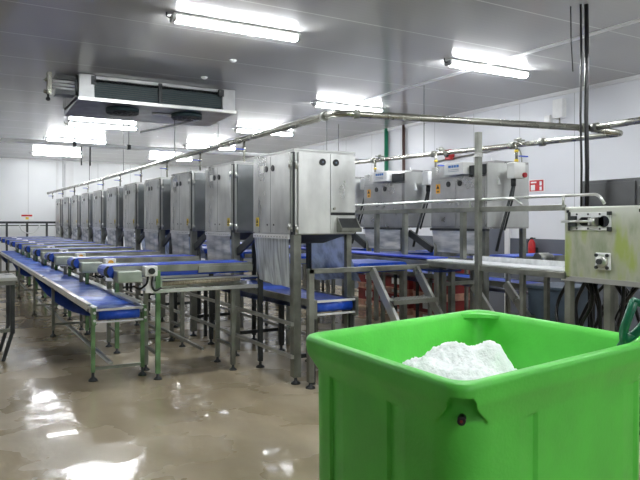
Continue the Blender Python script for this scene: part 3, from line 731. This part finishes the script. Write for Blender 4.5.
# ------------------------------------------------------------------ right row machines
def make_machine(brace):
    t = thing('portioning_machine', 'x', 'machine')
    W_, D_, Z0, Z1 = .73, .98, 1.57, 2.39
    b = nb(); prism(b, [(0, Z0), (W_, Z0), (W_, Z1), (.16, Z1), (0, 2.22)], 'y', 0, D_); obj('housing', b, 'steel_mottled', t)
    b = nb(); bx(b, -.015, .0, .02, .49, Z0 + .02, 2.19, .003); bx(b, -.015, 0, .50, .97, Z0 + .02, 2.19, .003); obj('door', b, 'steel_mottled', t)
    b = nb(); bx(b, .02, W_ - .02, -.01, 0, Z0 + .02, Z1 - .03); obj('end_panel', b, 'steel', t)
    for y in (.42, .63):
        b = nb(); ring(b, (-.015, y, 2.13), .036); obj('port', b, 'hole', t)
    b = nb(); bx(b, -.02, -.015, .79, .87, 2.02, 2.14); w = obj('warning_label', b, 'orange', t, 'yellow orange warning label')
    b = nb(); prism(b, [(.80, 2.08), (.86, 2.08), (.83, 2.13)], 'x', -.0225, -.0195); bx(b, -.0225, -.0195, .81, .85, 2.035, 2.05); obj('triangle_print', b, 'black', w)
    b = nb(); bx(b, .0, .2, .50, .985, 2.22, 2.37, .008); obj('top_box', b, 'steel', t)
    b = nb(); bx(b, -.09, .1, .28, .63, 2.235, 2.385, .008); d = obj('display_unit', b, 'white_plastic', t, 'white unit with blue print')
    b = nb()
    for y0, y1 in ((.36, .40), (.41, .445), (.455, .49), (.50, .55)): bx(b, -.0925, -.09, y0, y1, 2.325, 2.355)
    obj('blue_print', b, 'logo_blue', d)
    b = nb()
    for z in (2.275, 2.295): bx(b, -.0925, -.09, .36, .55, z, z + .008)
    obj('small_print', b, 'print_grey', d)
    b = nb(); bx(b, .0, .18, .0, .27, 2.2, 2.34); obj('sloped_cover', b, 'dark_steel', t)
    b = nb(); bx(b, -.03, .02, -.05, .98, Z0 - .03, Z0); obj('bottom_flange', b, 'dark_steel', t)
    for x, y in ((.05, .05), (W_ - .05, .05), (.05, D_ - .05), (W_ - .05, D_ - .05)):
        b = nb(); bx(b, x - .03, x + .03, y - .03, y + .03, 0, Z0); obj('leg', b, 'frame', t)
    if brace:
        b = nb(); obox(b, (.1, .0, 1.5), (.1, -.5, 1.28), .04, .09); obj('diagonal_brace', b, 'dark_steel', t)
    b = nb(); sheet(b, (-.02, .05, Z0 - .02), (-.02, D_ - .03, Z0 - .02), (.0, .07, 1.26), (.03, D_, 1.26), 30, 8, lambda u, v: (.02 * math.sin(u * 14) * v, 0, 0)); obj('curtain', b, 'curtain_h', t)
    b = nb(); bx(b, 0, W_, .2, .8, 1.13, 1.2); obj('cross_belt', b, 'belt', t)
    # control box on arm
    b = nb(); bx(b, .27, .46, -.20, -.08, 2.17, 2.36, .01); c = obj('control_box', b, 'white_plastic', t, 'small white control box on an arm')
    b = nb(); cyl(b, (.43, -.225, 2.21), (.43, -.20, 2.21), .03); obj('stop_button', b, 'red', c)
    b = nb(); prism(b, [(-.06, 2.10), (.1, 2.10), (.1, 2.43)], 'x', .19, .2); obj('splash_guard', b, 'white_plastic', t)
    b = nb(); cyl(b, (.36, -.1, 2.17), (.36, -.1, 2.08), .03); tube(b, [(.36, -.1, 2.1), (.32, -.09, 1.95), (.20, -.06, 1.55), (.14, -.04, 1.3)], .018, 10); tube(b, [(.38, -.1, 2.1), (.36, -.08, 1.9), (.25, -.06, 1.55)], .012, 8); obj('control_arm', b, 'dark_steel', t)
    return t
mc = make_machine(False); mc2 = make_machine(True)
for k, lab in enumerate(('right row steel machine with red stop button box, nearest the tall post',
                         'second right row steel machine with white display, beyond the nearer one',
                         'third right row steel machine, mostly hidden behind the first long row cabinet',
                         'fourth right row steel machine, hidden far behind the long row cabinets')):
    c = (mc, mc2)[k] if k < 2 else copy_tree(mc2)
    c.location = (5.5, 5.6 + 1.585 * k, 0); c['label'] = lab; c['group'] = 'steel machines in the right row'

# conveyors on the far side of the right row
for i, (y, lab) in enumerate(((5.85, 'blue belt with dark motor behind the nearest right row machine'), (7.45, 'blue belt behind the second right row machine'))):
    t = thing('side_conveyor', lab, 'conveyor', (6.3, y, 0))
    b = nb(); bx(b, 0, .95, .05, .5, 1.17, 1.21, .02); obj('belt', b, 'belt', t)
    b = nb(); bx(b, 0, .95, .02, .05, 1.12, 1.2); bx(b, 0, .95, .5, .53, 1.12, 1.2); obj('side_frame', b, 'frame', t)
    for x in (.1, .85):
        b = nb(); bx(b, x, x + .05, .25, .3, 0, 1.15); obj('leg', b, 'frame', t)
    b = nb(); tube(b, [(.28, -.08, 1.18), (.48, -.08, 1.18)], .07, 18); tube(b, [(.48, -.08, 1.18), (.55, -.08, 1.18)], .05, 18); obj('motor', b, 'frame', t)

# red totes and salmon trays between the rows
def tote(x, y, z, lab, m='tote_red', s=(.6, .4, .22)):
    t = thing('red_tote' if m == 'tote_red' else 'salmon_tray', lab, 'crate', (x, y, z), 'crates stacked beyond the right row')
    w, d, h = s; b = nb()
    bx(b, .02, w - .02, .02, d - .02, 0, .02)
    for a in ((.0, w, 0, .02), (0, w, d - .02, d), (0, .02, .02, d - .02), (w - .02, w, .02, d - .02)): bx(b, *a, 0, h)
    obj('body', b, m, t)
    b = nb(); bx(b, -.015, w + .015, -.015, .005, h - .035, h); bx(b, -.015, w + .015, d - .005, d + .015, h - .035, h); bx(b, -.015, .005, 0, d, h - .035, h); bx(b, w - .005, w + .015, 0, d, h - .035, h); obj('rim', b, m, t)
    b = nb(); bx(b, -.008, .0, d * .35, d * .65, h * .3, h * .8); obj('sticker', b, 'white_plastic', t)
    return t
spots = [(6.95, 8.05), (7.0, 9.0), (7.1, 10.0)]
names = ['behind the second right row machine', 'farther along the wall past the second machine', 'at the far end of the crate line']
for (x, y), nm in zip(spots, names):
    for j in range(5):
        pos = ['bottom', 'second from bottom', 'middle', 'second from top', 'topmost'][j]
        m = 'salmon' if j in (0, 2) else 'tote_red'
        h = .12 if m == 'salmon' else .22
        zz = [0, .12, .34, .46, .68][j]
        tote(x, y, zz, '%s %s crate, %s' % (pos, 'salmon' if m == 'salmon' else 'red', nm), m, (.6, .75, h))

# ------------------------------------------------------------------ overhead pipes
def valve(parent, x, y, z, zb, yellow=False):
    b = nb(); cyl(b, (x, y, zb), (x, y, z), .014, 10); cyl(b, (x, y, z - .13), (x, y, z - .06), .024, 10)
    v = obj('drop_valve', b, 'orange' if yellow else 'pipe', parent)
    b = nb(); obox(b, (x, y, z - .10), (x - .02, y + .02, z - .10), .02, .02); obox(b, (x - .01, y - .02, z - .10), (x - .13 if not yellow else x + .14, y - .02, z - .10), .025, .012); obj('valve_handle', b, 'handle_blue', v)
t = thing('overhead_water_pipe', 'thick steel pipe above the long cabinet row bending across toward the right wall', 'pipe')
main = bend([(2.79, 22.8, 2.60), (3.10, 16.5, 2.66), (3.38, 5.5, 2.75), (6.0, 4.54, 2.665)], .16, 6)
b = nb(); tube(b, main, .036, 16); obj('pipe_run', b, 'pipe', t)
b = nb(); tube(b, [(6.0, 4.54, 2.665), (6.0, 3.2, 2.68)], .036, 16); obj('branch_pipe', b, 'pipe', t)
def collar(b, p, q, f, r=.05, l=.03):
    p, q = Vector(p), Vector(q); d = (q - p).normalized(); c = p + (q - p) * f; cyl(b, c - d * l, c + d * l, r, 16)
b = nb()
collar(b, (3.10, 16.5, 2.66), (3.38, 5.5, 2.75), .978); collar(b, (3.38, 5.5, 2.75), (6.0, 4.54, 2.665), .07)
collar(b, (3.10, 16.5, 2.66), (3.38, 5.5, 2.75), .78, .045); collar(b, (3.38, 5.5, 2.75), (6.0, 4.54, 2.665), .97); collar(b, (6, 4.54, 2.665), (6, 3.2, 2.68), .05)
collar(b, (2.79, 22.8, 2.60), (3.10, 16.5, 2.66), .01, .045); obj('pipe_collar', b, 'frame', t)
for k in range(11):
    y = 6.15 + 1.585 * k
    x = 3.38 - (y - 5.5) * (.28 / 11) if y < 16.5 else 3.10 - (y - 16.5) * (.31 / 6.3)
    zz = 2.745 - (y - 5.5) * (.09 / 11)
    if k: valve(t, x, y, zz - .03, 2.39)
for k, y in enumerate((10.5, 13.8, 17.1, 20.4)):
    x = 3.38 - (y - 5.5) * (.28 / 11) if y < 16.5 else 3.10 - (y - 16.5) * (.31 / 6.3)
    b = nb(); cyl(b, (x, y, 2.78 if y < 10 else 2.7), (x, y, H), .006, 6); obj('hanger_rod', b, 'dark_steel', t)
t = thing('return_water_pipe', 'steel pipe above the right row of machines with yellow valve drops', 'pipe')
p0, p1 = Vector((6.45, 4.45, 2.63)), Vector((6.45, 12.5, 2.80))
b = nb(); tube(b, bend([(6.04, 4.55, 2.66), p0, p1], .1, 5), .034, 16); obj('pipe_run', b, 'pipe', t)
b = nb()
for f in (.14, .2, .4, .6): collar(b, p0, p1, f, .05, .035)
obj('pipe_collar', b, 'frame', t)
for y in (5.95, 7.5, 9.1, 10.7):
    z = 2.63 + (y - 4.45) * .17 / 8.05
    b = nb(); cyl(b, (6.45, y, z), (6.45, y, z + .09), .03, 10); bx(b, 6.37, 6.53, y - .02, y + .02, z + .05, z + .07); obj('clamp', b, 'frame', t)
for y in (5.75, 7.3, 8.85):
    z = 2.63 + (y - 4.45) * .17 / 8.05
    b = nb(); cyl(b, (6.18, y, 2.39), (6.18, y, z - .02), .018, 10); cyl(b, (6.18, y, z - .02), (6.45, y, z - .02), .016, 10); v = obj('drop_valve', b, 'pipe', t)
    b = nb(); cyl(b, (6.18, y, 2.40), (6.18, y, 2.44), .026, 10); cyl(b, (6.18, y, 2.53), (6.18, y, 2.56), .026, 10); obj('yellow_union', b, 'yellow', v)
    b = nb(); obox(b, (6.2, y - .03, 2.48), (6.34, y - .03, 2.48), .03, .015); obj('valve_handle', b, 'handle_blue', v)
for y in (7.9, 10.9):
    b = nb(); cyl(b, (6.45, y, 2.7), (6.45, y, H), .006, 6); obj('hanger_rod', b, 'dark_steel', t)

t = thing('suspended_white_pipe', 'white pipe hung across the hall beneath the ceiling behind the cooler', 'pipe')
b = nb(); cyl(b, (XL, 12, 3.03), (8.1, 12, 3.03), .035); obj('pipe_run', b, 'pipe_white', t)
for x in (-1.5, 1.9, 2.85, 4.6, 7.4):
    b = nb(); cyl(b, (x, 12, 3.03), (x, 12, H), .006, 6); obj('hanger_rod', b, 'dark_steel', t)
b = nb()
for x in (1.9, 2.85, 7.4): cyl(b, (x - .03, 12, 3.03), (x + .03, 12, 3.03), .048)
obj('pipe_clamp', b, 'dark_steel', t)
b = nb(); cyl(b, (2.02, 12.0, 3.03), (2.02, 12.0, 2.66), .012, 8); cyl(b, (2.17, 12.0, 3.03), (2.17, 12.0, 2.66), .012, 8); obj('drop_rod', b, 'dark_steel', t)

# wall fittings
b = nb(); cyl(b, (XR - .05, 12.0, 1.3), (XR - .05, 12.0, H), .045, 12); tag(obj('wall_conduit', b, 'pipe_green'), 'green vertical conduit on the right wall', 'conduit')
b = nb(); cyl(b, (XR - .05, 11.35, 1.3), (XR - .05, 11.35, H), .035, 12); tag(obj('wall_conduit', b, 'pipe_brown'), 'dark brown vertical conduit on the right wall beside the green one', 'conduit')
t = thing('junction_box', 'larger white electrical box high on the right wall', 'electrical box', (XR - .10, 7.06, 3.36))
b = nb(); bx(b, 0, .10, 0, .2, 0, .31, .008); obj('body', b, 'white_plastic', t); b = nb(); cyl(b, (.05, .1, 0), (.05, .1, -.12), .012, 8); obj('cable_gland', b, 'frame', t)
b = nb(); bx(b, -.004, 0, .12, .135, .04, .055); obj('indicator', b, 'logo_blue', t)
b = nb(); bx(b, -.006, 0, .005, .195, .005, .305, .002); obj('door', b, 'white_plastic', t)
t = thing('junction_box', 'small white electrical box beside the larger one on the right wall', 'electrical box', (XR - .07, 7.34, 3.32))
b = nb(); bx(b, 0, .07, 0, .12, 0, .12, .008); bx(b, .06, .07, .03, .09, -.05, .0); obj('body', b, 'white_plastic', t); b = nb(); bx(b, -.005, 0, .01, .11, .01, .11); obj('lid', b, 'white_plastic', t)
b = nb(); tube(b, bend([(XR - .04, 10.3, 2.9), (XR - .04, 8.3, 3.0), (XR - .04, 8.0, 2.95), (XR - .04, 7.95, 2.5)], .15), .014, 8); tag(obj('wall_conduit', b, 'frame'), 'thin grey bent conduit on the right wall above the machines', 'conduit')
t = thing('alarm_valve', 'small red valve box on the right wall conduit', 'valve', (XR - .12, 9.75, 2.9))
b = nb(); bx(b, 0, .12, 0, .16, 0, .2, .01); obj('body', b, 'red', t); b = nb(); cyl(b, (-.05, .08, .1), (0, .08, .1), .05); obj('cap', b, 'black', t)
t = thing('safety_sign', 'red and white safety sign on the right wall beside the machines', 'sign', (XR - .012, 7.52, 2.18))
b = nb(); bx(b, 0, .01, -.015, .315, -.015, .205); obj('sign_border', b, 'white_plastic', t)
b = nb(); bx(b, -.004, 0, 0, .3, 0, .19); obj('sign_plate', b, 'red', t)
b = nb(); bx(b, -.007, -.004, .035, .08, .012, .075); bx(b, -.007, -.004, .035, .08, .095, .165); bx(b, -.007, -.004, .15, .27, .14, .165); bx(b, -.007, -.004, .18, .27, .015, .11); obj('sign_symbol', b, 'white_plastic', t)
# door and extinguisher at right wall
t = bpy.data.objects.new('door_1', None); COL.objects.link(t); t.location = (XR - .05, 8.25, 0); t['kind'] = 'structure'
b = nb(); bx(b, -.02, .05, 0, .1, 0, 2.2); bx(b, -.02, .05, .9, 1.0, 0, 2.2); bx(b, -.02, .05, 0, 1, 2.1, 2.2); obj('door_frame', b, 'trimw', t)
b = nb(); bx(b, 0, .03, .1, .9, 0, 2.1); obj('door_leaf', b, 'dado', t)
t = thing('fire_extinguisher', 'red fire extinguisher standing by the grey lower wall', 'fire extinguisher', (8.60, 7.66, 1.0))
t.scale = (.75, .75, .72)
b = nb(); tube(b, [(0, 0, 0), (0, 0, .4), (0, 0, .46), (0, 0, .5)], [.08, .08, .05, .02], 20); obj('cylinder_body', b, 'red', t)
b = nb(); bx(b, -.02, .02, -.09, .04, .5, .53); cyl(b, (0, 0, .48), (0, 0, .54), .025, 10); obj('handle', b, 'black', t)
b = nb(); tube(b, bend([(0, .03, .5), (0, .12, .45), (0, .1, .15)], .05), .012, 8); obj('hose', b, 'black', t)
b = nb(); bx(b, .08, .16, -.06, .06, .1, .3); obj('wall_bracket', b, 'dark_steel', t)

# far rail
t = thing('far_guard_rail', 'dark ladder-like rail crossing in front of the far white wall', 'rail')
b = nb(); bx(b, -2.5, 3.4, 23.0, 23.06, 1.60, 1.67); bx(b, -2.5, 3.4, 23.0, 23.06, 1.52, 1.55); obj('rail_bar', b, 'dark_steel', t)
for x in (-.6, .6, 1.55, 2.15, 2.75):
    b = nb(); bx(b, x, x + .06, 22.99, 23.07, 0, 1.64); obj('post', b, 'dark_steel', t)
b = nb(); tube(b, [(2.25 + .3 * math.cos(a), 22.98, 1.58 + .3 * math.sin(a)) for a in [PI + PI * i / 12 for i in range(13)]], .02, 8); obj('hanging_hose', b, 'pipe_white', t)
t = thing('wall_notice', 'tiny red and yellow notice on the far white wall above the rail', 'sign', (2.05, 23.96, 1.72))
b = nb(); bx(b, 0, .42, 0, .03, 0, .2); obj('notice_plate', b, 'white_plastic', t)
b = nb(); bx(b, .04, .38, -.006, 0, .12, .18); obj('red_print', b, 'red', t); b = nb(); bx(b, .17, .27, -.006, 0, .02, .1); obj('yellow_print', b, 'yellow', t)

# steel table at left edge
t = thing('steel_work_table', 'steel table corner with slanted foot at the left edge of the view', 'table', (-.78, 8.40, 0))
b = nb(); bx(b, 0, 1.47, 0, .75, .95, .99, .006); obj('tabletop', b, 'frame_bright', t)
b = nb(); bx(b, .02, 1.45, .02, .73, .90, .95); obj('apron', b, 'frame', t)
for x in (.05, 1.42):
    for y in (.05, .7):
        b = nb(); bx(b, x - .025, x + .025, y - .025, y + .025, .32, .9); obox(b, (x, y, .34), (x - .1 if x > 1 else x + .1, y, 0), .04, .045); obj('leg', b, 'dark_steel', t)
b = nb(); bx(b, .05, 1.4, .03, .06, .34, .38); obj('cross_rail', b, 'frame', t)

# ------------------------------------------------------------------ green ice bin
CL, CF, CR, CB = Vector((1.628, 2.992)), Vector((1.625, 1.772)), Vector((3.06, 1.985)), Vector((3.10, 3.262))
_c = (CL + CF + CR + CB) / 4
CL, CF, CR, CB = [p + (p - _c).normalized() * .045 for p in (CL, CF, CR, CB)]
CR = CR + Vector((.05, -.0)); CB = CB + Vector((.03, .0)); CL = CL + Vector((.02, -.01))
def binpt(u, v):  # u: CL/CF -> CB/CR (long), v: front(0) -> back(1)
    return CF * (1 - u) * (1 - v) + CR * u * (1 - v) + CL * (1 - u) * v + CB * u * v
LU, LV = 1.44, 1.24
def rr_loop(inset, rad, per=26, seg=10):
    """rounded rectangle in metres (0..LU, 0..LV), returned with side id and position"""
    x0, y0, x1, y1 = inset, inset, LU - inset, LV - inset
    out = []
    sides = [((x0 + rad, y0), (x1 - rad, y0), (x1 - rad, y0 + rad), -PI / 2), ((x1, y0 + rad), (x1, y1 - rad), (x1 - rad, y1 - rad), 0),
             ((x1 - rad, y1), (x0 + rad, y1), (x0 + rad, y1 - rad), PI / 2), ((x0, y1 - rad), (x0, y0 + rad), (x0 + rad, y0 + rad), PI)]
    for s, (a, c, cc, a0) in enumerate(sides):
        for i in range(per): 
            f = i / per; out.append((a[0] + (c[0] - a[0]) * f, a[1] + (c[1] - a[1]) * f))
        for i in range(seg):
            an = a0 + PI / 2 * i / seg; out.append((cc[0] + rad * math.cos(an), cc[1] + rad * math.sin(an)))
    return out
def bin_mesh():
    b = nb(); PER, SEG = 130, 24
    def sst(a, c, x):
        f = min(1, max(0, (x - a) / (c - a))); return f * f * (3 - 2 * f)
    def recess(x, y, z):
        def panel(s, a, c, ztop):   # sharp edge at a, fading toward c
            lo, hi = min(a, c), max(a, c)
            if lo < s < hi and z < ztop:
                return .014 * (1 - (s - a) / (c - a)) * min(1, (ztop - z) / .01)
            return 0
        d = 0
        if y < .07:
            for a, c in ((.468, .36), (1.26, 1.13)): d = max(d, panel(x, a, c, .865))
        elif x < .07:
            for a, c in ((.97, .85), (.49, .37)): d = max(d, panel(y, a, c, .88))
        return d
    zs = [.12, .3, .5, .62, .7, .75, .79] + [.80 + .008 * i for i in range(30)] + [1.04, 1.046, 1.05]
    loops = []
    for z in zs:
        bev = max(0, z - 1.035) * .6
        base = .014 - (z - .12) * .006
        flat = base * (1 - sst(.93, .985, z)) + .002 + bev
        LO = rr_loop(base + .02, .17, PER, SEG); UP = rr_loop(flat, .09, PER, SEG); ring = []
        for (xl, yl), (xu, yu) in zip(LO, UP):
            sx = min(xu, LU - xu); sy = min(yu, LV - yu); s = abs(sx - sy); near = max(sx, sy) < .34
            w = 1 - sst(.86, .97, z)
            if near and s < .075:
                top = 1.0 - max(0, s - .04) ** 2 * 14
                w = max(w, 1 if z < top - .004 else 0)
            if not near: w = w
            x, y = xu + (xl - xu) * w, yu + (yl - yu) * w
            if near and s < .06 and z < 1.0:   # hand hollow, deepest under the arch
                k = .012 * sst(.88, .96, z) * (1 if z < 1.0 - max(0, s - .04) ** 2 * 14 - .004 else 0)
                x += k if xu < LU / 2 else -k; y += k if yu < LV / 2 else -k
            dep = recess(x, y, z)
            if dep:
                if y < .07: y += dep
                else: x += dep
            p = binpt(x / LU, y / LV); ring.append(b.verts.new((p.x, p.y, z)))
        loops.append(ring)
    for ins, z in ((.022, 1.054), (.048, 1.052), (.062, 1.042), (.070, 1.02), (.078, .9), (.09, .7), (.1, .5), (.12, .34), (.2, .32)):
        L = rr_loop(ins, .085, PER, SEG)
        loops.append([b.verts.new((*binpt(x / LU, y / LV), z)) for x, y in L])
    for a, c in zip(loops, loops[1:]):
        n = len(a)
        for k in range(n):
            f = b.faces.new([a[k], a[(k + 1) % n], c[(k + 1) % n], c[k]]); f.smooth = True
    b.faces.new(loops[0][::-1]); b.faces.new(loops[-1])
    return b
t = thing('ice_bin', 'big bright green plastic bin heaped with white ice', 'bin')
bb = obj('bin_body', bin_mesh(), 'bin_green', t)
b = nb(); c = binpt(.0725 / LU, .0725 / LV); d = (binpt(.5, .5) - binpt(0, 0)).normalized()
cyl(b, (c.x - d.x * .03, c.y - d.y * .03, .905), (c.x + d.x * .03, c.y + d.y * .03, .905), .016, 16); pl = obj('drain_plug', b, 'black', t, 'black round plug under the corner recess')
b = nb(); cyl(b, (c.x - d.x * .033, c.y - d.y * .033, .905), (c.x - d.x * .03, c.y - d.y * .03, .905), .006, 10); obj('plug_center', b, 'tote_red', pl)
b = nb(); prism(b, [tuple(binpt(.955, .80)), tuple(binpt(.962, .93)), tuple(binpt(.94, .955)), tuple(binpt(.83, .955)), tuple(binpt(.90, .90))], 'z', 1.02, 1.043); obj('corner_gusset', b, 'bin_green', t)
for v0 in (.12, .45, .78):
    p = [binpt(.07, v0), binpt(.93, v0), binpt(.93, v0 + .11), binpt(.07, v0 + .11)]
    b = nb(); prism(b, [tuple(a) for a in p], 'z', 0, .13); obj('skid', b, 'bin_green', t)

# ice heap
from mathutils import noise as mn
b = nb(); N = 110
G = [[None] * (N + 1) for _ in range(N + 1)]
lumps = [(2.25, 2.53, .28, .14), (2.42, 2.37, .30, .10), (2.33, 2.42, .245, .13), (2.04, 2.47, .245, .13), (2.2, 2.3, .22, .2), (2.08, 2.25, .15, .16), (1.95, 2.5, .16, .13)]
for i in range(N + 1):
    for j in range(N + 1):
        u, v = .075 + .85 * i / N, .09 + .82 * j / N; p = binpt(u, v)
        h = 0
        for lx, ly, a, s in lumps: h += (a * math.exp(-((p.x - lx + .03) ** 2 + (p.y - ly - .015) ** 2) / (2 * s * s))) ** 4
        h = h ** .25
        n = mn.fractal(Vector((p.x * 9, p.y * 9, 0)), 1, 2, 4)
        z = .735 + h + .02 * n + .014 * mn.noise(Vector((p.x * 38, p.y * 38, 3))) + .012 * mn.noise(Vector((p.x * 90, p.y * 90, 5)))
        G[i][j] = b.verts.new((p.x, p.y, z))
for i in range(N):
    for j in range(N):
        f = b.faces.new([G[i][j], G[i + 1][j], G[i + 1][j + 1], G[i][j + 1]]); f.smooth = True
tag(obj('crushed_ice', b, 'ice'), 'heap of white crushed ice inside the green bin', 'ice', kind='stuff')

# shovel
t = thing('plastic_shovel', 'dark green plastic shovel leaning in the corner of the ice bin', 'shovel')
A = Vector((2.91, 2.16, .80)); B_ = Vector((2.965, 2.045, 1.045)); dr = (B_ - A).normalized()
side = dr.cross(Vector((.5, .866, 0))).normalized(); dn = dr.cross(side).normalized()
C_ = B_ + dr * .05
b = nb(); tube(b, [A, B_, C_], [.015, .02, .034], 12); obj('shaft', b, 'shovel', t)
b = nb()
E1, E2 = C_ + dr * .16 + side * .06, C_ + dr * .16 - side * .06
tube(b, bend([B_, C_ + side * .03, E1], .03), [.022] * 8, 10); tube(b, bend([B_, C_ - side * .03, E2], .03), [.022] * 8, 10); cyl(b, E1 + side * .01, E2 - side * .01, .018, 12); obj('grip', b, 'shovel', t)
b = nb()
P0 = A + dr * .05; P1 = A - dr * .12
sheet(b, P0 - side * .05, P0 + side * .05, P1 - side * .10, P1 + side * .10, 8, 6, lambda u, v: tuple(dn * (.03 * (1 - 4 * (u - .5) ** 2)))); obj('blade', b, 'shovel', t)

# ------------------------------------------------------------------ world, camera, view
w = bpy.data.worlds.new('hall_world'); S.world = w; w.use_nodes = True
w.node_tree.nodes['Background'].inputs[0].default_value = (.8, .85, .9, 1); w.node_tree.nodes['Background'].inputs[1].default_value = .2
cam = bpy.data.cameras.new('camera'); co = bpy.data.objects.new('camera', cam); COL.objects.link(co)
co.location = (0, 0, 1.65); co.rotation_euler = (PI / 2, 0, -math.radians(30))
cam.sensor_width = 36; cam.lens = 36; cam.shift_y = -18 / 640; cam.clip_start = .05
S.camera = co
S.view_settings.view_transform = 'Standard'
S.view_settings.look = 'None'
S.view_settings.exposure = 0.28
try: S.cycles.use_denoising = True
except Exception: pass
